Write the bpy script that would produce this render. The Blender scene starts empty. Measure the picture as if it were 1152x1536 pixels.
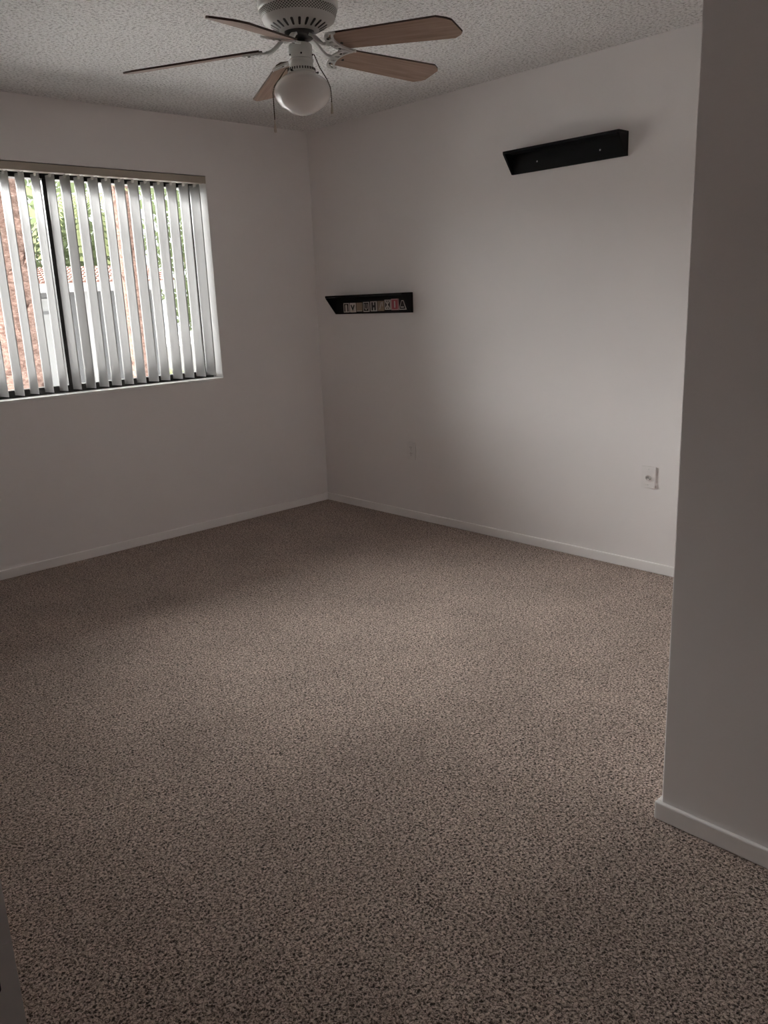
import bpy, bmesh, math, random
from mathutils import Vector, Matrix, Euler
random.seed(7)
PI = math.pi
scene = bpy.context.scene
COL = scene.collection

# ------------------------------------------------------------------ camera
cam_d = bpy.data.cameras.new('camera')
cam = bpy.data.objects.new('camera', cam_d)
COL.objects.link(cam)
CAM = Vector((-3.62159, -4.47569, 1.37451))
cam.location = CAM
cam.rotation_euler = (1.31696, 0.03975, -0.75965)
cam_d.sensor_fit = 'HORIZONTAL'
cam_d.sensor_width = 36.0
cam_d.lens = 1228.94 / 1152 * 36.0
cam_d.clip_start = 0.02
cam_d.clip_end = 300
scene.camera = cam

# ------------------------------------------------------------------ light
SKY_STRENGTH = 1.9
SUN_STRENGTH = 52.0
SUN_DIR = Vector((0.60, -1.0, -1.42))      # the way the light travels
SUN_ANGLE = 92
world = bpy.data.worlds.new('overcast_sky')
scene.world = world
world.use_nodes = True
wn = world.node_tree
wn.nodes.clear()
w_out = wn.nodes.new('ShaderNodeOutputWorld')
w_bg = wn.nodes.new('ShaderNodeBackground')
w_bg.inputs['Color'].default_value = (0.93, 0.96, 1.0, 1)
w_bg.inputs['Strength'].default_value = SKY_STRENGTH
wn.links.new(w_bg.outputs[0], w_out.inputs['Surface'])
sun_d = bpy.data.lights.new('overcast_sun', 'SUN')
sun_d.energy = SUN_STRENGTH
sun_d.angle = math.radians(SUN_ANGLE)
sun_d.color = (1.0, 0.98, 0.975)
sun = bpy.data.objects.new('overcast_sun', sun_d)
COL.objects.link(sun)
sun.location = (-6, 10, 8)
sun.rotation_euler = SUN_DIR.to_track_quat('-Z', 'Y').to_euler()

scene.view_settings.view_transform = 'Standard'
scene.view_settings.look = 'None'
scene.view_settings.gamma = 1
scene.view_settings.use_curve_mapping = False
scene.view_settings.exposure = 0.0
scene.cycles.max_bounces = 16
scene.cycles.diffuse_bounces = 10
scene.cycles.transparent_max_bounces = 16
scene.cycles.transmission_bounces = 8
scene.cycles.use_denoising = True
scene.cycles.sample_clamp_indirect = 6.0


# ------------------------------------------------------------------ materials
class Mat:
    """small wrapper for node materials"""
    def __init__(self, name, col=(.8, .8, .8), rough=.6, spec=.3, metal=0.0):
        self.m = bpy.data.materials.new(name)
        self.m.use_nodes = True
        self.t = self.m.node_tree
        self.b = self.t.nodes['Principled BSDF']
        self.b.inputs['Base Color'].default_value = (*col, 1)
        self.b.inputs['Roughness'].default_value = rough
        self.b.inputs['Specular IOR Level'].default_value = spec
        self.b.inputs['Metallic'].default_value = metal
        self.out = self.t.nodes['Material Output']

    def n(self, kind, **kw):
        x = self.t.nodes.new(kind)
        for k, v in kw.items():
            if k in x.inputs:
                x.inputs[k].default_value = v
            else:
                setattr(x, k, v)
        return x

    def l(self, a, b):
        self.t.links.new(a, b)

    def coord(self, scale=(1, 1, 1), out='Object'):
        c = self.n('ShaderNodeTexCoord')
        mp = self.n('ShaderNodeMapping')
        mp.inputs['Scale'].default_value = scale
        self.l(c.outputs[out], mp.inputs['Vector'])
        return mp.outputs[0]

    def noise(self, scale, detail=3, rough=.5, vec=None, distortion=0):
        x = self.n('ShaderNodeTexNoise')
        x.inputs['Scale'].default_value = scale
        x.inputs['Detail'].default_value = detail
        x.inputs['Roughness'].default_value = rough
        x.inputs['Distortion'].default_value = distortion
        self.l(vec if vec is not None else self.coord(), x.inputs['Vector'])
        return x.outputs['Fac']

    def ramp(self, fac, stops):
        r = self.n('ShaderNodeValToRGB')
        el = r.color_ramp.elements
        while len(el) < len(stops):
            el.new(.5)
        for e, (pos, c) in zip(el, stops):
            e.position = pos
            e.color = (*c, 1)
        self.l(fac, r.inputs[0])
        return r.outputs[0]

    def base(self, sock):
        self.l(sock, self.b.inputs['Base Color'])
        return self

    def bump(self, sock, dist=.002, strength=1.0):
        b = self.n('ShaderNodeBump')
        b.inputs['Strength'].default_value = strength
        b.inputs['Distance'].default_value = dist
        self.l(sock, b.inputs['Height'])
        self.l(b.outputs[0], self.b.inputs['Normal'])
        return self

    def math(self, op, a, b=None):
        x = self.n('ShaderNodeMath', operation=op)
        for i, v in enumerate((a, b)):
            if v is None:
                continue
            if isinstance(v, (int, float)):
                x.inputs[i].default_value = v
            else:
                self.l(v, x.inputs[i])
        return x.outputs[0]


M = {}


def mk(key, *a, **k):
    M[key] = Mat(key, *a, **k)
    return M[key]


# painted walls: orange-peel texture, faint roller variation
x = mk('wall_paint', (.74, .705, .69), .55, .25)
x.base(x.ramp(x.noise(2.2, 3), [(.3, (.825, .795, .79)), (.7, (.845, .815, .807))]))
x.bump(x.noise(130, 3, .55), .0012, .35)
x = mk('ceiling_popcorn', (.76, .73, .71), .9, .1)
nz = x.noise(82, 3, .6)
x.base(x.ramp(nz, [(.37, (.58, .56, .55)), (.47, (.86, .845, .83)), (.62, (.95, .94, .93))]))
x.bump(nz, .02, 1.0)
x = mk('trim_paint', (.90, .88, .87), .38, .4)
x.bump(x.noise(60, 3), .0006, .3)
x = mk('reveal_paint', (.84, .83, .82), .5, .3)
x.bump(x.noise(110, 3, .55), .001, .3)

# carpet: tan frieze tufts, the shade of their crevices painted into the colour
x = mk('carpet', (.3, .22, .18), .95, .05)
vec = x.coord()
n1 = x.noise(165, 3, .6, vec, .8)
n2 = x.noise(330, 2, .6, vec)
n3 = x.noise(2.6, 3, .5, vec)
tuft_shade = x.ramp(n1, [(.385, (.035, .021, .015)), (.47, (.36, .27, .225)), (.55, (.67, .55, .48)), (.65, (.92, .79, .715))])
patch = x.ramp(n3, [(.35, (.90, .88, .87)), (.65, (1.06, 1.04, 1.03))])
mx = x.n('ShaderNodeMix', data_type='RGBA', blend_type='MULTIPLY')
mx.inputs[0].default_value = 1.0
x.l(tuft_shade, mx.inputs[6]); x.l(patch, mx.inputs[7])
x.base(mx.outputs[2])
x.b.inputs['Sheen Weight'].default_value = .15
x.bump(x.math('ADD', n1, x.math('MULTIPLY', n2, .4)), .012, 1.0)

# window
mk('bronze_frame', (.030, .028, .027), .35, .4, .3)
x = mk('window_glass')
x.t.nodes.remove(x.b)
tr = x.n('ShaderNodeBsdfTransparent'); tr.inputs[0].default_value = (.97, .98, .97, 1)
gl = x.n('ShaderNodeBsdfGlossy', Roughness=.02)
fr = x.n('ShaderNodeFresnel', IOR=1.45)
ms = x.n('ShaderNodeMixShader')
x.l(fr.outputs[0], ms.inputs[0]); x.l(tr.outputs[0], ms.inputs[1]); x.l(gl.outputs[0], ms.inputs[2])
x.l(ms.outputs[0], x.out.inputs['Surface'])
x = mk('blind_vinyl', (.64, .635, .635), .45, .3)
tl = x.n('ShaderNodeBsdfTranslucent'); tl.inputs[0].default_value = (.68, .67, .665, 1)
ms = x.n('ShaderNodeMixShader'); ms.inputs[0].default_value = .5
x.l(x.b.outputs[0], ms.inputs[1]); x.l(tl.outputs[0], ms.inputs[2])
x.l(ms.outputs[0], x.out.inputs['Surface'])
mk('headrail_beige', (.44, .39, .32), .5, .3)
mk('clip_plastic', (.62, .60, .57), .45, .4)

# black shelves
x = mk('black_lacquer', (.003, .003, .004), .5, .18)
mk('screw_steel', (.55, .55, .56), .35, .5, .8)
mk('tile_white', (.62, .58, .54), .6, .3)
mk('tile_brown', (.33, .245, .18), .6, .3)
mk('tile_black', (.018, .015, .015), .6, .3)
mk('tile_red', (.40, .075, .095), .6, .3)
mk('tile_pink', (.60, .36, .36), .6, .3)

# wall plates
mk('plate_plastic', (.80, .775, .765), .35, .5)
mk('slot_dark', (.03, .028, .027), .6, .2)
mk('jack_metal', (.42, .40, .39), .3, .5, .6)
mk('brass', (.30, .23, .12), .35, .5, .9)

# ceiling fan
mk('fan_enamel', (.60, .60, .57), .35, .5)
mk('fan_ring', (.62, .62, .60), .4, .4)
x = mk('fan_grille', (.6, .6, .57), .4, .4)
tc = x.n('ShaderNodeTexCoord')
sx = x.n('ShaderNodeSeparateXYZ'); x.l(tc.outputs['Object'], sx.inputs[0])
ang = x.math('MULTIPLY', x.math('ARCTAN2', sx.outputs[1], sx.outputs[0]), 55.0)
hz = x.math('MULTIPLY', sx.outputs[2], 620.0)
s1 = x.math('SINE', x.math('MULTIPLY', ang, 1.3)); s2 = x.math('SINE', x.math('MULTIPLY', hz, 1.25))
pr = x.math('MULTIPLY', s1, s2)
x.base(x.ramp(pr, [(.05, (.58, .58, .55)), (.18, (.035, .03, .028))]))
mk('fan_dark', (.025, .023, .022), .5, .3)
mk('fan_grey', (.05, .048, .046), .45, .4, .3)
x = mk('blade_wood', (.30, .20, .15), .42, .35)
wv = x.noise(1.0, 5, .62, x.coord((5, 95, 40)))
x.base(x.ramp(wv, [(.3, (.235, .152, .112)), (.5, (.33, .225, .172)), (.7, (.40, .285, .22))]))
x.bump(wv, .0006, .25)
mk('blade_edge', (.07, .045, .035), .6, .2)
x = mk('opal_glass', (.74, .71, .69), .12, .5)
x.b.inputs['Subsurface Weight'].default_value = .25
x.b.inputs['Subsurface Radius'].default_value = (.02, .02, .02)
mk('chain_bronze', (.10, .075, .055), .4, .5, .7)
mk('fob_ivory', (.50, .44, .36), .35, .5)

# outdoors
x = mk('ground_concrete', (.55, .53, .50), .9, .1)
x.base(x.ramp(x.noise(1.4, 5, .6), [(.3, (.24, .235, .225)), (.7, (.34, .33, .32))]))
x = mk('bounce_concrete', (.68, .67, .65), .9, .1)  # kept bright for the added slab that bounces light indoors
x.base(x.ramp(x.noise(1.4, 5, .6), [(.3, (.78, .77, .76)), (.7, (.84, .83, .82))]))
x = mk('palm_bark', (.40, .24, .18), .9, .1)
v = x.coord((1, 1, 1))
bk = x.noise(9, 5, .7, x.coord((2.2, 2.2, 5.5)))
x.base(x.ramp(bk, [(.25, (.085, .046, .037)), (.45, (.19, .12, .098)), (.62, (.30, .21, .176)), (.8, (.50, .43, .40))]))
x.bump(bk, .04, 1.0)
x = mk('stucco_grey', (.20, .20, .205), .9, .1)
x.bump(x.noise(40, 3), .004, .4)
x = mk('stucco_white', (.34, .335, .33), .85, .1)
x.bump(x.noise(40, 3), .004, .3)
mk('white_trim', (.38, .38, .38), .5, .3)
x = mk('roof_tile', (.60, .34, .26), .8, .15)
x.base(x.ramp(x.noise(3.0, 4, .6), [(.3, (.17, .085, .065)), (.7, (.25, .15, .125))]))
mk('leaf_green', (.105, .13, .065), .6, .3)
mk('leaf_pale', (.17, .19, .095), .6, .3)
mk('leaf_deep', (.07, .10, .05), .6, .3)
mk('frond_dry', (.72, .50, .28), .7, .2)
mk('trunk_brown', (.22, .16, .12), .9, .1)
for k in ('leaf_green', 'leaf_pale', 'leaf_deep', 'frond_dry'):
    x = M[k]
    c = x.b.inputs['Base Color'].default_value[:]
    tl = x.n('ShaderNodeBsdfTranslucent'); tl.inputs[0].default_value = c
    ms = x.n('ShaderNodeMixShader'); ms.inputs[0].default_value = .45
    x.l(x.b.outputs[0], ms.inputs[1]); x.l(tl.outputs[0], ms.inputs[2])
    x.l(ms.outputs[0], x.out.inputs['Surface'])


# ------------------------------------------------------------------ geometry helpers
def bx(bm, x0, y0, z0, x1, y1, z1, mi=0):
    vs = [bm.verts.new((x, y, z)) for x in (x0, x1) for y in (y0, y1) for z in (z0, z1)]
    for f in ((0, 1, 3, 2), (4, 6, 7, 5), (0, 4, 5, 1), (2, 3, 7, 6), (0, 2, 6, 4), (1, 5, 7, 3)):
        bm.faces.new([vs[i] for i in f]).material_index = mi


def prism(bm, pts, h0, h1, fn, mi=0, side_mi=None):
    """extrude the outline pts (u,v) between h0 and h1; fn maps (u,v,h) to a point"""
    a = [bm.verts.new(fn(u, v, h0)) for u, v in pts]
    b = [bm.verts.new(fn(u, v, h1)) for u, v in pts]
    bm.faces.new(a[::-1]).material_index = mi
    bm.faces.new(b).material_index = mi
    n = len(pts)
    for i in range(n):
        f = bm.faces.new((a[i], a[(i + 1) % n], b[(i + 1) % n], b[i]))
        f.material_index = mi if side_mi is None else side_mi


def lathe(bm, prof, seg=64, cx=0, cy=0, mi=0):
    rings = []
    for r, z in prof:
        if r < 1e-6:
            rings.append([bm.verts.new((cx, cy, z))])
        else:
            rings.append([bm.verts.new((cx + r * math.cos(2 * PI * i / seg), cy + r * math.sin(2 * PI * i / seg), z)) for i in range(seg)])
    for a, b in zip(rings, rings[1:]):
        for i in range(seg):
            j = (i + 1) % seg
            q = [a[i % len(a)], a[j % len(a)], b[j % len(b)], b[i % len(b)]]
            q2 = []
            for v in q:
                if v not in q2:
                    q2.append(v)
            if len(q2) > 2:
                f = bm.faces.new(q2); f.material_index = mi; f.smooth = True


def tube(bm, pts, r, seg=8, mi=0, r1=None):
    pts = [Vector(p) for p in pts]
    rings = []
    for i, p in enumerate(pts):
        d = (pts[min(i + 1, len(pts) - 1)] - pts[max(i - 1, 0)]).normalized()
        up = Vector((0, 0, 1)) if abs(d.z) < .9 else Vector((1, 0, 0))
        a = d.cross(up).normalized(); b = d.cross(a).normalized()
        rr = r if r1 is None else r + (r1 - r) * i / (len(pts) - 1)
        rings.append([bm.verts.new(p + (a * math.cos(2 * PI * k / seg) + b * math.sin(2 * PI * k / seg)) * rr) for k in range(seg)])
    for a, b in zip(rings, rings[1:]):
        for k in range(seg):
            f = bm.faces.new((a[k], a[(k + 1) % seg], b[(k + 1) % seg], b[k])); f.material_index = mi; f.smooth = True
    bm.faces.new(rings[0][::-1]).material_index = mi
    bm.faces.new(rings[-1]).material_index = mi


def ribbon(bm, pts, w, t, mi=0, w1=None):
    """flat bar of width w (across, level) and thickness t along a 3D path"""
    pts = [Vector(p) for p in pts]
    rings = []
    for i, p in enumerate(pts):
        d = (pts[min(i + 1, len(pts) - 1)] - pts[max(i - 1, 0)]).normalized()
        a = d.cross(Vector((0, 0, 1))).normalized(); b = a.cross(d).normalized()
        ww = (w if w1 is None else w + (w1 - w) * i / (len(pts) - 1)) / 2
        rings.append([bm.verts.new(p + a * s * ww + b * q * t / 2) for s, q in ((-1, -1), (1, -1), (1, 1), (-1, 1))])
    for a, b in zip(rings, rings[1:]):
        for k in range(4):
            bm.faces.new((a[k], a[(k + 1) % 4], b[(k + 1) % 4], b[k])).material_index = mi
    bm.faces.new(rings[0][::-1]).material_index = mi
    bm.faces.new(rings[-1]).material_index = mi


def obj(name, bm, mats, parent=None, loc=None, rot=None, bevel=0, smooth=False):
    bmesh.ops.recalc_face_normals(bm, faces=bm.faces)
    me = bpy.data.meshes.new(name)
    bm.to_mesh(me); bm.free()
    for m in (mats if isinstance(mats, (list, tuple)) else [mats]):
        me.materials.append(M[m].m)
    o = bpy.data.objects.new(name, me)
    COL.objects.link(o)
    if parent is not None:
        o.parent = parent
    if loc is not None:
        o.location = loc
    if rot is not None:
        o.rotation_euler = rot
    if bevel:
        md = o.modifiers.new('bevel', 'BEVEL'); md.width = bevel; md.segments = 2; md.limit_method = 'ANGLE'
    if smooth:
        for p in me.polygons:
            p.use_smooth = True
    return o


def thing(name, label, cat, loc=(0, 0, 0), rotz=0, group=None):
    o = bpy.data.objects.new(name, None)
    COL.objects.link(o)
    o.empty_display_size = .05
    o.location = loc; o.rotation_euler = (0, 0, rotz)
    return tag(o, label, cat, group)


def tag(o, label, cat, group=None):
    o['label'] = label; o['category'] = cat
    if group:
        o['group'] = group
    return o


def struct(o, label, cat):
    o['kind'] = 'structure'
    return tag(o, label, cat)


def box_obj(name, boxes, mat, parent=None, bevel=0):
    bm = bmesh.new()
    for b in boxes:
        bx(bm, *b)
    return obj(name, bm, mat, parent, bevel=bevel)


def copy_part(src, parent, loc=None, rot=None):
    c = src.copy(); COL.objects.link(c); c.parent = parent
    if loc is not None:
        c.location = loc
    if rot is not None:
        c.rotation_euler = rot
    return c


# ------------------------------------------------------------------ room
H = 2.44
XL = -3.518               # left wall, room face
WT = .11
YF = -5.30                # wall behind
XB = -1.80                # face of the wall block at right
YB = -3.556
WX0, WX1, WZ0, WZ1 = -2.66, -0.788, .938, 2.124
DY0, DY1, DH = -4.80, -3.99, 2.03
RD = .135                 # window recess

floor = box_obj('floor', [(-5.2, -5.6, -.12, .2, .0, 0)], 'carpet')
struct(floor, 'brown speckled frieze carpet covering the whole floor', 'floor')
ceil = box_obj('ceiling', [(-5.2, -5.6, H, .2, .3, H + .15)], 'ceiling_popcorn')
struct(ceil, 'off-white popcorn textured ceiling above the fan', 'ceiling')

bm = bmesh.new()
bx(bm, XL - WT, 0, -.1, WX0, .2, H); bx(bm, WX1, 0, -.1, .2, .2, H)
bx(bm, WX0, 0, -.1, WX1, .2, WZ0); bx(bm, WX0, 0, WZ1, WX1, .2, H)
wall_back = obj('wall_back', bm, 'wall_paint')
struct(wall_back, 'pale grey painted wall with the recessed window', 'wall')
wall_right = box_obj('wall_right', [(0, YB - .1, -.1, .2, 0, H)], 'wall_paint')
struct(wall_right, 'pale grey painted wall carrying the two black shelves', 'wall')
wall_closet = box_obj('wall_closet', [(XB, YF, 0, .2, YB, H)], 'wall_paint', bevel=.004)
struct(wall_closet, 'shaded wall block jutting out at the right edge of the photo', 'wall')
bm = bmesh.new()
bx(bm, XL - WT, DY1 + .0, -.1, XL, 0, H); bx(bm, XL - WT, YF, -.1, XL, DY0, H)
bx(bm, XL - WT, DY0, DH, XL, DY1, H)
wall_left = obj('wall_left', bm, 'wall_paint')
struct(wall_left, 'pale painted wall with the doorway the view is taken from', 'wall')
wall_front = box_obj('wall_front', [(XL - WT, YF - .12, -.1, XB + .3, YF, H)], 'wall_paint')
struct(wall_front, 'pale painted wall behind the viewpoint', 'wall')
bm = bmesh.new()
bx(bm, -5.0, -5.5, -.1, -4.9, -3.3, H); bx(bm, -4.9, -5.5, -.1, XL - WT, -5.4, H); bx(bm, -4.9, -3.4, -.1, XL - WT, -3.3, H)
wall_hall = obj('wall_hall', bm, 'wall_paint')
struct(wall_hall, 'painted hallway walls outside the doorway', 'wall')


def baseboard(name, boxes, label):
    bm = bmesh.new()
    for b in boxes:
        bx(bm, *b)
    o = obj(name, bm, 'trim_paint', bevel=.004)
    struct(o, label, 'baseboard')


BH, BT = .052, .013
baseboard('baseboard_back', [(XL, -BT, 0, 0, 0, BH)], 'low white baseboard under the window wall')
baseboard('baseboard_right', [(-BT, YB, 0, 0, -BT, BH)], 'low white baseboard under the black shelves')
baseboard('baseboard_closet', [(XB - BT, YF, 0, XB, YB + BT, BH), (XB, YB, 0, -BT, YB + BT, BH)], 'low white baseboard around the wall block at right')
baseboard('baseboard_left', [(XL, DY1 + .07, 0, XL + BT, -BT, BH)], 'low white baseboard along the doorway wall')

# ------------------------------------------------------------------ door frame (viewpoint stands in it)
door = bpy.data.objects.new('door_1', None); COL.objects.link(door)
door.location = (XL, DY1, 0)
struct(door, 'white door frame at the lower left corner of the photo', 'door')
ox, oy = XL, DY1
jw = .02


def rel(bm_boxes):
    return [(a - ox, b - oy, c, d - ox, e - oy, f) for a, b, c, d, e, f in bm_boxes]


jamb = box_obj('door_jamb', rel([(XL - WT - .004, DY1 - .003, 0, XL + .012, DY1 + .0, DH),
                                 (XL - WT - .004, DY0, 0, XL + .001, DY0 + .003, DH),
                                 (XL - WT - .004, DY0, DH - .004, XL + .001, DY1, DH)]), 'trim_paint', door)
casing = box_obj('door_casing', rel([(XL, DY1, 0, XL + .012, DY1 + .058, DH + .058), (XL, DY0 - .058, 0, XL + .012, DY0, DH + .058),
                                     (XL, DY0, DH, XL + .012, DY1, DH + .058)]), 'trim_paint', door, bevel=.002)
bm = bmesh.new()
bx(bm, -.036, -.0038, .925, .0095, -.0030, .995)
strike = obj('strike_plate', bm, 'trim_paint', door)
bm = bmesh.new()
pts = [(math.cos(a) * .004, math.sin(a) * .004 + (.004 if math.sin(a) >= 0 else -.004)) for a in [2 * PI * i / 20 for i in range(20)]]
prism(bm, pts, -.0045, -.0039, lambda u, v, h: (u - .003, h, v + .972))
obj('latch_hole', bm, 'slot_dark', strike)

# ------------------------------------------------------------------ window
win = bpy.data.objects.new('window_1', None); COL.objects.link(win)
win.location = (0, 0, 0)
struct(win, 'dark bronze framed sliding window behind the vertical blind', 'window')
g = .003
y0, y1 = RD - .025, RD + .04
fw = .035
box_obj('window_frame', [(WX0, y0, WZ0, WX0 + fw, y1, WZ1), (WX1 - .014, y0, WZ0, WX1, y1, WZ1),
                         (WX0 + fw, y0, WZ0, WX1 - .014, y1, WZ0 + .042), (WX0 + fw, y0, WZ1 - .06, WX1 - .014, y1, WZ1)], 'bronze_frame', win)
MX = -1.705
box_obj('sash_stile', [(-.851, y0 + .002, WZ0 + .042, -.832, RD + .001, WZ1 - .06)], 'bronze_frame', win)
box_obj('meeting_rail', [(MX - .02, y0 + .004, WZ0 + .042, MX + .02, y1 - .01, WZ1 - .06)], 'bronze_frame', win)
box_obj('pane', [(WX0 + fw, RD + .012, WZ0 + .042, MX - .02, RD + .016, WZ1 - .06)], 'window_glass', win)
box_obj('pane', [(MX + .02, RD + .002, WZ0 + .042, WX1 - .014, RD + .006, WZ1 - .06)], 'window_glass', win)
# plaster reveal skins and the sill board
box_obj('window_reveal', [(WX1 - .003, .001, WZ0 + .02, WX1, y0, WZ1 - .001), (WX0, .001, WZ0 + .02, WX0 + .003, y0, WZ1 - .001)], 'reveal_paint', win)
box_obj('window_sill', [(WX0, -.004, WZ0 - .012, WX1, y0, WZ0 + .003)], 'reveal_paint', win, bevel=.003)

# ------------------------------------------------------------------ vertical blind
VX = [-1.942, -1.862, -1.782, -1.704, -1.625, -1.547, -1.470, -1.393, -1.315, -1.235, -1.158, -1.074, -.994, -.912, -.838]
while VX[0] > WX0 + .11:
    VX.insert(0, VX[0] - .0795)
VZ1, VZ0 = 2.079, .956
blind = thing('vertical_blind', 'white vertical blind with open vanes hanging in the window recess', 'blind', ((WX0 + WX1) / 2, .05, VZ1))
bxm, bym, bzm = blind.location
bm = bmesh.new()
bx(bm, WX0 - bxm + .004, -.052, .002, WX1 - bxm - .004, -.046, .041)
bx(bm, WX0 - bxm + .004, -.046, .006, WX1 - bxm - .004, .03, .041)
head = obj('headrail', bm, 'headrail_beige', blind, bevel=.0015)


def vane_bm():
    bm = bmesh.new()
    W, n = .089, 8
    L = VZ1 - VZ0
    prof = []
    for i in range(n + 1):
        u = -W / 2 + W * i / n
        prof.append((u, 0.0022 * (1 - (2 * u / W) ** 2)))
    zs = [-L, -L * .75, -L * .5, -L * .25, -.0]
    rows_a = [[bm.verts.new((u, v, z)) for u, v in prof] for z in zs]
    rows_b = [[bm.verts.new((u, v + .0007, z)) for u, v in prof] for z in zs]
    for rows in (rows_a, rows_b):
        for r0, r1 in zip(rows, rows[1:]):
            for i in range(n):
                f = bm.faces.new((r0[i], r0[i + 1], r1[i + 1], r1[i])); f.smooth = True
    for r0, r1, s0, s1 in zip(rows_a, rows_a[1:], rows_b, rows_b[1:]):
        for i in (0, n):
            bm.faces.new((r0[i], r1[i], s1[i], s0[i]))
    for i in range(n):
        bm.faces.new((rows_a[0][i], rows_a[0][i + 1], rows_b[0][i + 1], rows_b[0][i]))
        bm.faces.new((rows_a[-1][i], rows_a[-1][i + 1], rows_b[-1][i + 1], rows_b[-1][i]))
    return bm


vane0 = clip0 = None
for i, vx in enumerate(VX):
    jit = random.uniform(-3, 3)
    rot = (0, 0, -math.radians(80 + jit))
    loc = (vx - bxm, random.uniform(-.001, .001) + .006, 0)
    if vane0 is None:
        vane0 = obj('vane', vane_bm(), 'blind_vinyl', blind, loc, rot)
        b2 = bmesh.new()
        bx(b2, -.011, -.0022, -.012, .011, -.0012, .004)
        bx(b2, -.003, -.0030, .0, .003, .0022, .0065)
        clip0 = obj('vane_clip', b2, 'clip_plastic', vane0, (0, .0035, 0))
    else:
        v = copy_part(vane0, blind, loc, rot)
        copy_part(clip0, v)

# ------------------------------------------------------------------ shelves on the right wall
def shelf(name, label, ya, yb, z0, z1, d, group, screws):
    """ya far end, yb near end (ya > yb); triangular end brackets carry a top board"""
    t = thing(name, label, 'shelf', (0, ya, z0), 0, group)
    L = yb - ya; h = z1 - z0
    box_obj('back_panel', [(-.012, L, 0, -.0005, 0, h)], 'black_lacquer', t, bevel=.001)
    box_obj('top_board', [(-d, L, h - .012, -.0125, 0, h)], 'black_lacquer', t, bevel=.001)
    for y in (L + .012, 0):
        bm = bmesh.new()
        prism(bm, [(-.0125, 0), (-d, h - .0125), (-.0125, h - .0125)], y - .012, y, lambda u, v, hh: (u, hh, v))
        obj('end_bracket', bm, 'black_lacquer', t, bevel=.0008)
    for sy in screws:
        bm = bmesh.new()
        lathe(bm, [(0, 0), (.0042, 0), (.0034, .0016), (0, .002)], 12)
        o = obj('screw', bm, 'screw_steel', t, (-.012, sy, h * .42), (0, -PI / 2, 0))
    return t


shelf('wall_shelf', 'empty black wall shelf high up near the wall block', -1.665, -2.326, 1.968, 2.074, .085, 'black wall shelves', (-.16, -.52))
shelf2 = shelf('wall_shelf', 'black wall shelf decorated with a row of small letter tiles', -.205, -.915, 1.292, 1.410, .095, 'black wall shelves', ())

# letter tiles stuck to the back panel of the far shelf
def strokes(bm, segs, w, x0, x1, mi):
    for (u0, v0), (u1, v1) in segs:
        a = Vector((u0, v0)); b = Vector((u1, v1)); d = (b - a).normalized(); nn = Vector((-d.y, d.x)) * w / 2
        a = a - d * w / 2; b = b + d * w / 2
        prism(bm, [tuple(a - nn), tuple(b - nn), tuple(b + nn), tuple(a + nn)], x0, x1, lambda u, v, h: (h, -u, v), mi)


def tile(label, yl, yr, zb, zt, border, field, draw, outline=None, tilt=0):
    """yl is the left edge as seen (far side), yr the right edge"""
    w = yl - yr; h = zt - zb
    bm = bmesh.new()
    X = -.0125
    out = outline or [(-.5, -.5), (.5, -.5), (.5, .5), (-.5, .5)]
    mats = []
    def mi(m):
        if m not in mats:
            mats.append(m)
        return mats.index(m)
    P = [(u * w, v * h) for u, v in out]
    fn = lambda u, v, hh: (hh, -u, v)
    prism(bm, P, X - .003, X, fn, mi(border))
    if field:
        cx = sum(u for u, v in P) / len(P); cy = sum(v for u, v in P) / len(P)
        prism(bm, [(cx + (u - cx) * .76, cy + (v - cy) * .82) for u, v in P], X - .0036, X - .003, fn, mi(field))
    for segs, ww, m in draw:
        strokes(bm, [((a * w, b * h), (c * w, d * h)) for (a, b), (c, d) in segs], ww * w, X - .0044, X - .0034, mi(m))
    o = obj('letter_tile', bm, mats, shelf2, (0, (yl + yr) / 2 + .205, (zb + zt) / 2 - 1.292), (math.radians(tilt), 0, 0))
    if label:
        o['label'] = label


tile('black and white letter tile with a bottle shape', -.293, -.348, 1.302, 1.361, 'tile_white', 'tile_black',
     [([((0, -.25), (0, .12))], .34, 'tile_white'), ([((0, .12), (0, .26))], .16, 'tile_white')])
tile('white letter tile with a dark V', -.356, -.412, 1.302, 1.361, 'tile_white', None,
     [([((-.24, .22), (0, -.2)), ((0, -.2), (.24, .22))], .16, 'tile_black'), ([((-.25, -.36), (.25, -.36))], .06, 'tile_brown')])
tile('plain brown letter tile', -.420, -.474, 1.306, 1.361, 'tile_brown', None,
     [([((-.44, -.44), (.44, -.44))], .07, 'tile_white')])
tile('black letter tile with white border and white U', -.484, -.540, 1.303, 1.364, 'tile_white', 'tile_black',
     [([((-.18, .26), (-.18, -.16)), ((-.18, -.16), (0, -.27)), ((0, -.27), (.18, -.16)), ((.18, -.16), (.18, .26))], .1, 'tile_white')])
tile('white letter tile with a dark H', -.552, -.612, 1.305, 1.366, 'tile_white', None,
     [([((-.2, .3), (-.2, -.3)), ((.22, .3), (.22, -.3)), ((-.2, .0), (.22, .0))], .22, 'tile_black')])
tile('brown letter tile with a pale slanting stroke', -.620, -.676, 1.306, 1.367, 'tile_brown', None,
     [([((-.16, -.3), (.12, .34)), ((.3, .36), (.3, .0))], .09, 'tile_white')])
tile('ornate black and white letter tile shaped like an X', -.682, -.736, 1.312, 1.372, 'tile_white', 'tile_black',
     [([((-.3, -.34), (.3, .34)), ((-.3, .34), (.3, -.34)), ((0, .4), (0, .2)), ((0, -.4), (0, -.2))], .13, 'tile_white')])
tile('red letter tile with a white upright bar', -.740, -.806, 1.309, 1.376, 'tile_pink', 'tile_red',
     [([((0, -.2), (0, .22))], .18, 'tile_white')])
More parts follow.
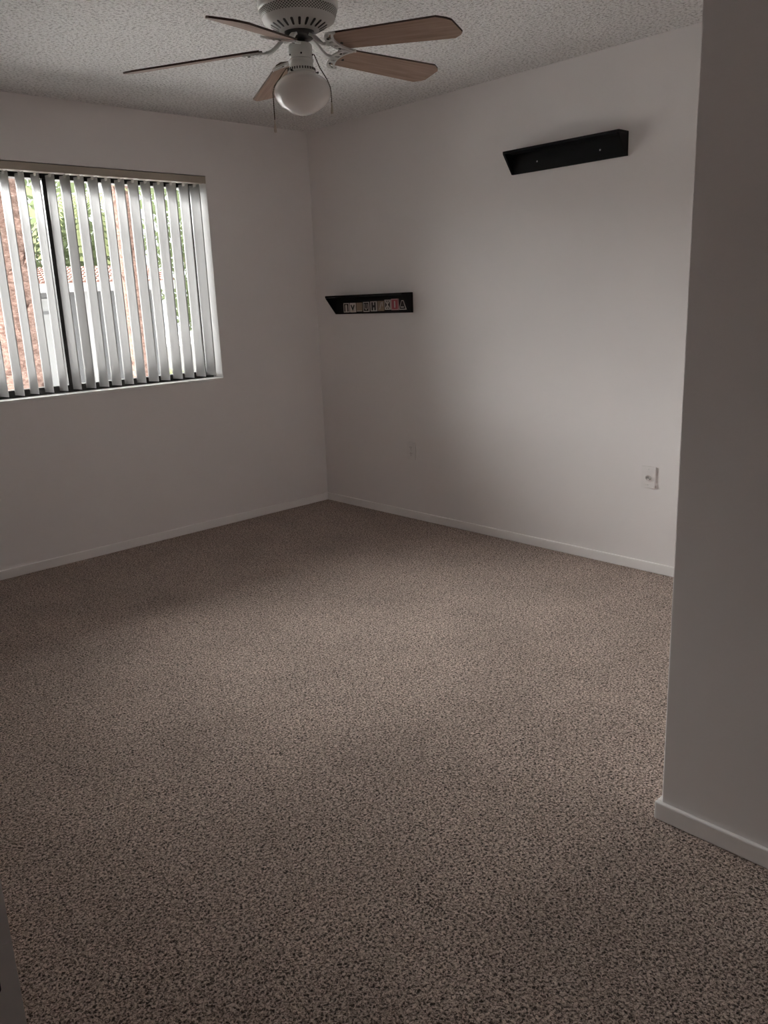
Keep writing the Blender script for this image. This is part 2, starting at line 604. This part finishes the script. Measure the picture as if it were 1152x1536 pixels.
tile('white letter tile shaped like an A', -.806, -.872, 1.310, 1.366, 'tile_white', 'tile_black',
     [([((-.14, -.22), (.14, -.22))], .1, 'tile_white')], [(-.5, -.5), (.5, -.5), (.12, .5), (-.12, .5)])

# ------------------------------------------------------------------ wall plates
def wall_plate(name, label, cat, y, z, w, h):
    t = thing(name, label, cat, (0, y, z))
    bm = bmesh.new()
    bx(bm, -.0075, -w / 2, -h / 2, -.0005, w / 2, h / 2)
    obj('cover_plate', bm, 'plate_plastic', t, bevel=.0012)
    return t


t = wall_plate('outlet', 'white double wall outlet below the shelf with tiles', 'outlet', -.866, .443, .072, .114)
for s in (-1, 1):
    bm = bmesh.new()
    pts = [(.017 * math.cos(a), max(-.0135, min(.0135, .017 * math.sin(a)))) for a in [2 * PI * i / 28 for i in range(28)]]
    prism(bm, pts, -.0095, -.0075, lambda u, v, h: (h, u, v + s * .0195))
    r = obj('receptacle', bm, 'plate_plastic', t)
    bm = bmesh.new()
    bx(bm, -.0100, .0055, s * .0195 + .000, -.0094, .0075, s * .0195 + .008)
    bx(bm, -.0100, -.0075, s * .0195 + .001, -.0094, -.0055, s * .0195 + .007)
    bx(bm, -.0100, -.002, s * .0195 - .009, -.0094, .002, s * .0195 - .005)
    obj('slots', bm, 'slot_dark', r)
bm = bmesh.new(); lathe(bm, [(0, 0), (.003, 0), (.0022, .0012), (0, .0014)], 12)
obj('screw', bm, 'screw_steel', t, (-.0075, 0, 0), (0, -PI / 2, 0))

t = wall_plate('cable_jack', 'white wall plate with a round cable jack beside the wall block', 'wall jack', -2.497, .482, .074, .108)
bm = bmesh.new()
lathe(bm, [(0, 0), (.013, 0), (.013, .008), (.0105, .009), (.0085, .002), (0, .002)], 28)
j = obj('jack_ring', bm, 'plate_plastic', t, (-.0075, 0, -.002), (0, -PI / 2, 0))
bm = bmesh.new()
lathe(bm, [(0, .0016), (.0045, .0016), (.0045, .011), (.002, .0112), (.002, .006), (0, .006)], 20)
obj('jack_pin', bm, 'jack_metal', j)
for s in (-1, 1):
    bm = bmesh.new(); lathe(bm, [(0, 0), (.003, 0), (.0022, .0012), (0, .0014)], 12)
    obj('screw', bm, 'plate_plastic', t, (-.0075, 0, s * .038), (0, -PI / 2, 0))

# ------------------------------------------------------------------ ceiling fan
FX, FY = -1.658, -2.040
fan = thing('ceiling_fan', 'white five-blade ceiling fan with wooden blades and opal globe light', 'ceiling fan', (FX, FY, H))


def fz(z):
    return z - H - .009


bm = bmesh.new()
lathe(bm, [(0, 0), (.128, 0), (.135, -.012), (.136, fz(2.348)), (.133, fz(2.340)), (0, fz(2.340))], 72)
obj('motor_housing', bm, 'fan_enamel', fan)
bm = bmesh.new()
lathe(bm, [(.128, fz(2.341)), (.1325, fz(2.339)), (.1245, fz(2.316)), (.118, fz(2.314)), (.118, fz(2.341))], 96)
obj('mesh_band', bm, 'fan_grille', fan)
bm = bmesh.new()
lathe(bm, [(.1245, fz(2.316)), (.1215, fz(2.309)), (.054, fz(2.275)), (.052, fz(2.279)), (.052, fz(2.31)), (.118, fz(2.316))], 96)
ring = obj('vent_ring', bm, 'fan_ring', fan)
NS = 22
slot0 = None
th = math.atan2(2.309 - 2.275, .1215 - .054)
for i in range(NS):
    a = 2 * PI * (i + .25) / NS
    if slot0 is None:
        bm = bmesh.new()
        pts = []
        for k in range(13):
            q = -PI / 2 + PI * k / 12
            pts.append((.0115 + .0046 * math.cos(q), .0046 * math.sin(q)))
        for k in range(13):
            q = PI / 2 + PI * k / 12
            pts.append((-.0115 + .0036 * math.cos(q), .0036 * math.sin(q)))
        prism(bm, pts, -.0008, .002, lambda u, v, h: (u * math.cos(th) + h * math.sin(th) + .082, v, u * math.sin(th) - h * math.cos(th) * -1 + fz(2.2885)))
        slot0 = obj('vent_slot', bm, 'fan_dark', ring, None, (0, 0, a))
    else:
        copy_part(slot0, ring, None, (0, 0, a))
bm = bmesh.new()
lathe(bm, [(0, fz(2.30)), (.050, fz(2.30)), (.050, fz(2.262)), (.044, fz(2.256)), (.018, fz(2.254)), (.018, fz(2.236)), (0, fz(2.236))], 48)
obj('flywheel', bm, 'fan_grey', fan)
bm = bmesh.new()
lathe(bm, [(0, fz(2.240)), (.036, fz(2.240)), (.0405, fz(2.234)), (.041, fz(2.197)), (.039, fz(2.193)), (0, fz(2.193))], 56)
sh = obj('switch_housing', bm, 'fan_enamel', fan)
for a in (-2.2, -1.0, -3.3):
    bm = bmesh.new(); lathe(bm, [(0, 0), (.003, 0), (.003, .002), (0, .003)], 10)
    obj('screw', bm, 'fan_dark', sh, (.041 * math.cos(a), .041 * math.sin(a), fz(2.203)), (0, PI / 2, a))
bm = bmesh.new()
lathe(bm, [(0, fz(2.193)), (.040, fz(2.193)), (.0435, fz(2.189)), (.0435, fz(2.185)), (.0405, fz(2.182)), (.0405, fz(2.170)),
           (.046, fz(2.164)), (.048, fz(2.150)), (.0485, fz(2.143)), (.045, fz(2.141)), (0, fz(2.141))], 56)
fit = obj('light_fitter', bm, 'fan_enamel', fan)
dot0 = None
for i in range(32):
    a = 2 * PI * i / 32
    if dot0 is None:
        bm = bmesh.new()
        bx(bm, .0455, -.0017, fz(2.1545), .0482, .0017, fz(2.1625))
        dot0 = obj('fitter_hole', bm, 'fan_dark', fit, None, (0, 0, a))
    else:
        copy_part(dot0, fit, None, (0, 0, a))
for a in (-2.9, -.75, 1.4):
    bm = bmesh.new()
    tube(bm, [(.044, 0, fz(2.150)), (.058, 0, fz(2.150))], .0016, 8); tube(bm, [(.054, 0, fz(2.150)), (.0585, 0, fz(2.150))], .0036, 10)
    obj('thumb_screw', bm, 'fan_dark', fit, None, (0, 0, a))
# globe
bm = bmesh.new()
prof = [(.043, 2.156), (.044, 2.150), (.052, 2.144), (.070, 2.135), (.086, 2.122), (.0955, 2.108), (.0985, 2.094), (.0965, 2.075), (.088, 2.058),
        (.072, 2.043), (.052, 2.031), (.032, 2.022), (.015, 2.0175), (0, 2.0165)]
lathe(bm, [(r, fz(z)) for r, z in prof], 96)
globe = obj('glass_globe', bm, 'opal_glass', fan)
sub = globe.modifiers.new('smooth', 'SUBSURF'); sub.levels = 1; sub.render_levels = 2

# blades with their arms; azimuth in degrees and tip height for each
BLADES = [(282.45, 2.1692), (356.44, 2.2132), (65.28, 2.1950), (134.47, 2.1705), (210.43, 2.1427)]
R_TIP = .615
ROOT, ZROOT = .13, 2.216
PITCH = math.radians(13)


def blade_outline():
    L0, L1 = .132, R_TIP
    w0, w1 = .052, .066
    return [(L0 + .006, -w0 + .012), (L0 + .030, -w0), (L1 - .040, -w1), (L1 - .012, -w1 + .016), (L1, -w1 + .030), (L1, w1 - .030),
            (L1 - .012, w1 - .016), (L1 - .040, w1), (L0 + .030, w0), (L0 + .006, w0 - .012), (L0 + .020, 0)]


blade0 = arm0 = brk0 = None
for az, zt in BLADES:
    droop = math.atan2(ZROOT - zt, R_TIP - ROOT)
    # blade frame: X outwards, Y across, origin on the fan axis at the root height
    Rm = Matrix.Rotation(math.radians(az), 4, 'Z') @ Matrix.Rotation(droop, 4, 'Y') @ Matrix.Rotation(-PITCH, 4, 'X')
    loc = (0, 0, ZROOT + ROOT * math.tan(droop) - H)
    if blade0 is None:
        bm = bmesh.new()
        prism(bm, blade_outline(), -.003, .003, lambda u, v, h: (u, v, h), 0, 1)
        blade0 = obj('blade', bm, ['blade_wood', 'blade_edge'], fan, loc, Rm.to_euler())
        # bracket: open scrolled plate below the root of the blade
        bm = bmesh.new()
        def arc(cx, cy, r, a0, a1, n=10):
            return [(cx + r * math.cos(math.radians(a0 + (a1 - a0) * i / n)), cy + r * math.sin(math.radians(a0 + (a1 - a0) * i / n)), -.0075) for i in range(n + 1)]
        ribbon(bm, arc(.205, 0, .075, 122, 238), .010, .006)                     # outer crescent
        ribbon(bm, arc(.232, 0, .075, 130, 230), .0075, .006)                     # inner crescent
        for s in (-1, 1):
            ribbon(bm, [(.155, s * .050, -.0075), (.163, s * .060, -.0075), (.178, s * .064, -.0075), (.195, s * .060, -.0075)], .013, .006, w1=.004)
            ribbon(bm, [(.134, s * .022, -.0075), (.160, s * .026, -.0075)], .011, .006)
        ribbon(bm, [(.112, 0, -.0075), (.158, 0, -.0075)], .020, .006, w1=.016)
        brk0 = obj('bracket', bm, 'fan_ring', blade0)
        for sx_, sy_ in ((.147, .034), (.147, -.034), (.180, 0)):
            b2 = bmesh.new(); lathe(b2, [(0, -.0115), (.004, -.0115), (.005, -.0105), (.005, -.0095)], 12)
            obj('screw', b2, 'fan_dark', blade0, (sx_, sy_, 0))
        kids0 = [c for c in blade0.children]
    else:
        b = copy_part(blade0, fan, loc, Rm.to_euler())
        for c in kids0:
            copy_part(c, b)
    # curved arm from the flywheel to the bracket
    e = Matrix.Translation(loc) @ Rm @ Vector((.120, 0, -.0075))
    a = math.radians(az)
    s = Vector((math.cos(a), math.sin(a), 0))
    p0 = s * .044 + Vector((0, 0, fz(2.262)))
    p1 = s * .070 + Vector((0, 0, fz(2.258)))
    mid = (p1 + e) / 2 + Vector((0, 0, -.012))
    P = []
    for i in range(13):
        q = i / 12
        P.append((1 - q) ** 3 * p0 + 3 * q * (1 - q) ** 2 * p1 + 3 * q * q * (1 - q) * (e - s * .03 + Vector((0, 0, -.004))) + q ** 3 * e)
    bm = bmesh.new()
    ribbon(bm, P, .021, .009)
    obj('blade_arm', bm, 'fan_ring', fan, bevel=.0025)

# pull chains: each hangs from the switch housing and drapes over the globe
rv = Vector((.7253, -.6884, 0)); vv = Vector((-.6884, -.7253, 0))        # across the room and towards the doorway


def pull_chain(label, path, length_fob):
    bm = bmesh.new()
    tube(bm, path, .0017, 8)
    for i in range(len(path) - 1):
        a, b = Vector(path[i]), Vector(path[i + 1])
        n = max(1, int((b - a).length / .006))
        for k in range(n):
            p_ = a.lerp(b, (k + .5) / n)
            lathe_pts = bmesh.ops.create_icosphere(bm, subdivisions=1, radius=.0026, matrix=Matrix.Translation(p_))
    c = obj('pull_chain', bm, 'chain_bronze', fan)
    e = Vector(path[-1])
    bm = bmesh.new()
    lathe(bm, [(0, 0), (.0022, -.001), (.0030, -length_fob * .35), (.0052, -length_fob * .8), (.0048, -length_fob * .95), (0, -length_fob)], 16)
    obj('pull_fob', bm, 'fob_ivory', c, e)


def pt(r_, v_, z):
    q = rv * r_ + vv * v_
    return (q.x, q.y, fz(z))


pull_chain('', [pt(-.040, .012, 2.166), pt(-.052, .016, 2.163), pt(-.075, .025, 2.130), pt(-.094, .030, 2.106), pt(-.1005, .030, 2.085), pt(-.1005, .030, 2.0)], .042)
pull_chain('', [pt(.040, .010, 2.205), pt(.047, .012, 2.203), pt(.064, .020, 2.160), pt(.088, .028, 2.120), pt(.0975, .032, 2.095), pt(.0995, .032, 2.078), pt(.0995, .032, 2.047)], .036)


# ------------------------------------------------------------------ outdoors
GZ = -.6


def at(az, dist, z):
    a = math.radians(az)
    return Vector((CAM.x + dist * math.sin(a), CAM.y + dist * math.cos(a), z))


ground = box_obj('ground', [(-30, .25, GZ - .3, 45, 60, GZ)], 'ground_concrete')
struct(ground, 'pale concrete yard outside the window', 'ground')


bounce_slab = box_obj('bounce_slab', [(-9, .25, GZ, 9, 8.0, GZ + .06)], 'bounce_concrete')  # added reflector, out of view below the sill, throws daylight up to the ceiling
struct(bounce_slab, 'unseen bright slab added outside the window to bounce light in', 'ground')


def leaves(bm, n, fn, size, mi=0):
    for _ in range(n):
        c, up = fn()
        d = Vector((random.gauss(0, 1), random.gauss(0, 1), random.gauss(0, 1))).normalized()
        a = d.cross(Vector((random.random(), random.random(), random.random() + .1))).normalized()
        s = size * random.uniform(.6, 1.3)
        v = [bm.verts.new(c + d * s), bm.verts.new(c + a * s * .45), bm.verts.new(c - d * s), bm.verts.new(c - a * s * .45)]
        bm.faces.new(v).material_index = mi


def tree(name, label, pos, h, blobs, n, size, mat, group):
    t = thing(name, label, 'tree', pos, 0, group)
    bm = bmesh.new()
    tube(bm, [(0, 0, 0), (.05, .04, h * .4), (0, 0, h * .75)], .14, 10, 0, .06)
    for k in range(4):
        a = k * 1.6
        tube(bm, [(0, 0, h * .5), (math.cos(a) * .6, math.sin(a) * .6, h * .75)], .06, 8, 0, .03)
    obj('trunk', bm, 'trunk_brown', t)
    bm = bmesh.new()
    def f():
        (cx, cy, cz), r = random.choice(blobs)
        while True:
            p_ = Vector((random.uniform(-1, 1), random.uniform(-1, 1), random.uniform(-1, 1)))
            if .3 < p_.length < 1:
                break
        return Vector((cx, cy, cz)) + p_ * r, 0
    leaves(bm, n, f, size)
    obj('foliage', bm, mat, t)
    return t


def palm_trunk(name, label, pos, r, h, seed):
    rnd = random.Random(seed)
    t = thing(name, label, 'palm tree', pos, 0, 'palm trunks outside the window')
    bm = bmesh.new()
    rings = []
    seg = 28
    nz = int(h / .07)
    for i in range(nz + 1):
        z = h * i / nz
        k = (z / .14) % 1
        rr = r * (1.0 + .12 * (1 - k)) * (1.12 if z < .5 else 1)
        rings.append([bm.verts.new(((rr + rnd.uniform(-.02, .02) * r * 2) * math.cos(2 * PI * j / seg), (rr + rnd.uniform(-.02, .02) * r * 2) * math.sin(2 * PI * j / seg), z + rnd.uniform(-.01, .01))) for j in range(seg)])
    for a, b in zip(rings, rings[1:]):
        for j in range(seg):
            bm.faces.new((a[j], a[(j + 1) % seg], b[(j + 1) % seg], b[j]))
    bm.faces.new(rings[0][::-1]); bm.faces.new(rings[-1])
    obj('trunk', bm, 'palm_bark', t)
    # cut leaf bases standing off the trunk
    bm = bmesh.new()
    w = r * .42
    v = [bm.verts.new(q) for q in ((r * .92, w, 0), (r * .92, -w, 0), (r * 1.28, -w * .45, .16), (r * 1.28, w * .45, .16), (r * .9, 0, .12))]
    for f in ((0, 1, 2, 3), (0, 3, 4), (1, 4, 2), (2, 4, 3), (0, 4, 1)):
        bm.faces.new([v[k] for k in f])
    lb = obj('leaf_base', bm, 'palm_bark', t, (0, 0, .05))
    for i in range(1, int(h / .06) - 2):
        copy_part(lb, t, (0, 0, i * .06 + .05), (0, 0, i * 2.4))
    return t


def frond(bm, base, az, length, rise, sag, n=26, leaf=.42, mi=0):
    d = Vector((math.cos(az), math.sin(az), 0)); q = Vector((-math.sin(az), math.cos(az), 0))
    pts = []
    for i in range(n + 1):
        s = i / n
        pts.append(Vector(base) + d * length * s * (1 - .25 * s * s) + Vector((0, 0, rise * s - sag * s * s * s)))
    tube(bm, pts, .018, 5, mi, .005)
    for i in range(3, n):
        for sd in (-1, 1):
            ll = leaf * (1 - .5 * abs(i / n - .5)) * random.uniform(.8, 1.1)
            tip = pts[i] + q * sd * ll * .75 + d * ll * .35 + Vector((0, 0, -ll * .45))
            w = (pts[i + 1] - pts[i]) * .30
            a = [bm.verts.new(pts[i] - w), bm.verts.new(pts[i] + w), bm.verts.new(tip)]
            bm.faces.new(a).material_index = mi


def palm_crown(t, h, nf, length, rise, sag, mat, name='fronds'):
    for k in range(nf):
        bm = bmesh.new()
        frond(bm, (0, 0, h), k * 2 * PI / nf + .3, length * random.uniform(.9, 1.1), rise * random.uniform(.6, 1.2), sag * random.uniform(.8, 1.2))
        obj('frond', bm, mat, t)


pa = palm_trunk('palm_tree', 'thick reddish palm trunk at the left end of the window', at(19.55, 9.0, GZ), .215, 4.6, 3)
palm_crown(pa, 4.6, 9, 1.7, .7, 2.0, 'leaf_pale')
pb = palm_trunk('palm_tree', 'slender reddish palm trunk behind the middle of the blind', at(27.0, 13.5, GZ), .125, 5.2, 5)
palm_crown(pb, 5.2, 9, 1.7, .6, 2.2, 'leaf_green')

# neighbour house
hc = at(23.6, 21.0, GZ)
house = thing('house', 'low grey house with clay tile roof and white door and window outside', 'building', hc, -math.radians(20))
W2, W3, D2, EH = 3.3, 1.9, 4.0, 2.46
box_obj('wall', [(-W2, 0, 0, W3, D2, EH)], 'stucco_grey', house)
box_obj('fascia', [(-W2 - .4, -.5, EH - .04, W3 + .3, -.44, EH + .16)], 'white_trim', house)
bm = bmesh.new()
# hipped tile roof with barrel-tile courses
nseg = 60
for s in range(nseg):
    x0 = -W2 - .4 + (W2 + W3 + .7) * s / nseg; x1 = -W2 - .4 + (W2 + W3 + .7) * (s + 1) / nseg
    pts = [(x0, 0), (x0 + (x1 - x0) * .25, .05), (x0 + (x1 - x0) * .75, .05), (x1, 0)]
    for c in range(8):
        ya, yb = -.5 + 4.5 * c / 8, -.5 + 4.5 * (c + 1) / 8
        za, zb = EH + .16 + .55 * c / 8, EH + .16 + .55 * (c + 1) / 8 - .03
        va = [bm.verts.new((px_, ya, za + pz)) for px_, pz in pts]; vb = [bm.verts.new((px_, yb, zb + pz)) for px_, pz in pts]
        for i in range(3):
            bm.faces.new((va[i], va[i + 1], vb[i + 1], vb[i]))
        bm.faces.new(va[::-1])
    bm.faces.new([bm.verts.new(v) for v in ((x0, 4.0, EH + .69), (x1, 4.0, EH + .69), (x1, 4.4, EH + .3), (x0, 4.4, EH + .3))])
obj('roof', bm, 'roof_tile', house)
hd = box_obj('garage_door', [(-1.30, -.03, 0, -.55, -.002, 2.3)], 'white_trim', house)
box_obj('door_rail', [(-1.30, -.045, 1.95, -.55, -.031, 2.02)], 'stucco_grey', hd)
box_obj('porch_post', [(.10, -.35, 0, .28, -.17, EH - .04)], 'white_trim', house)
box_obj('porch_post', [(-2.3, -.35, 0, -2.12, -.17, EH - .04)], 'white_trim', house)
wf = box_obj('window', [(.95, -.04, .95, 1.40, -.002, 1.80)], 'white_trim', house)
box_obj('pane', [(1.0, -.05, 1.0, 1.35, -.041, 1.75)], 'stucco_white', wf)

# garden wall with planting at right
gw = box_obj('garden_wall', [(0, 0, 0, 5.5, .2, 1.25)], 'stucco_white')
gw.location = at(28.6, 17, GZ); gw.rotation_euler = (0, 0, -math.radians(22))
tag(gw, 'low white garden wall to the right of the slender palm', 'wall')

tree('leafy_tree', 'pale green leafy tree right of the slender palm trunk', at(31.2, 29.5, GZ), 5.2,
     [((0, 0, 3.2), 1.5), ((1.2, -.3, 4.3), 1.5), ((-.5, .2, 4.6), 1.5), ((.3, .3, 6.0), 1.7), ((1.9, 0, 2.9), 1.1), ((-.3, -.4, 2.1), 1.0)], 3800, .13, 'leaf_green', 'trees outside the window')
tree('leafy_tree', 'deep green tree standing behind the tiled roof', at(22.0, 40, GZ), 6.0,
     [((0, 0, 4.2), 2.0), ((1.8, 0, 4.8), 1.8), ((-1.8, 0, 4.4), 1.8), ((.5, .3, 6.6), 2.2), ((3.2, 0, 4.0), 1.5)], 3600, .2, 'leaf_green', 'trees outside the window')
sp = thing('fan_palm', 'palm with pale drooping fronds rising behind the tiled roof', 'palm tree', at(24.6, 33, GZ), 0)
bm = bmesh.new(); tube(bm, [(0, 0, 0), (.03, 0, 2.0), (0, .02, 5.9)], .16, 12, 0, .12)
obj('trunk', bm, 'trunk_brown', sp)
palm_crown(sp, 5.9, 13, 2.6, .8, 3.4, 'leaf_pale')


def shrub(label, pos, r, h, n, mat):
    bm = bmesh.new()
    def f():
        while True:
            p_ = Vector((random.uniform(-1, 1), random.uniform(-1, 1), random.uniform(0, 1)))
            if p_.length < 1:
                return Vector((p_.x * r, p_.y * r, p_.z * h)), 0
    leaves(bm, n, f, .07)
    o = obj('shrub', bm, mat)
    o.location = pos
    tag(o, label, 'shrub', 'shrubs outside the window')


shrub('tan and green shrub in front of the white garden wall', at(29.3, 14.5, GZ), .55, 1.0, 900, 'leaf_pale')
shrub('darker shrub beyond the right end of the blind', at(33.0, 15.5, GZ), .6, 1.3, 900, 'leaf_green')
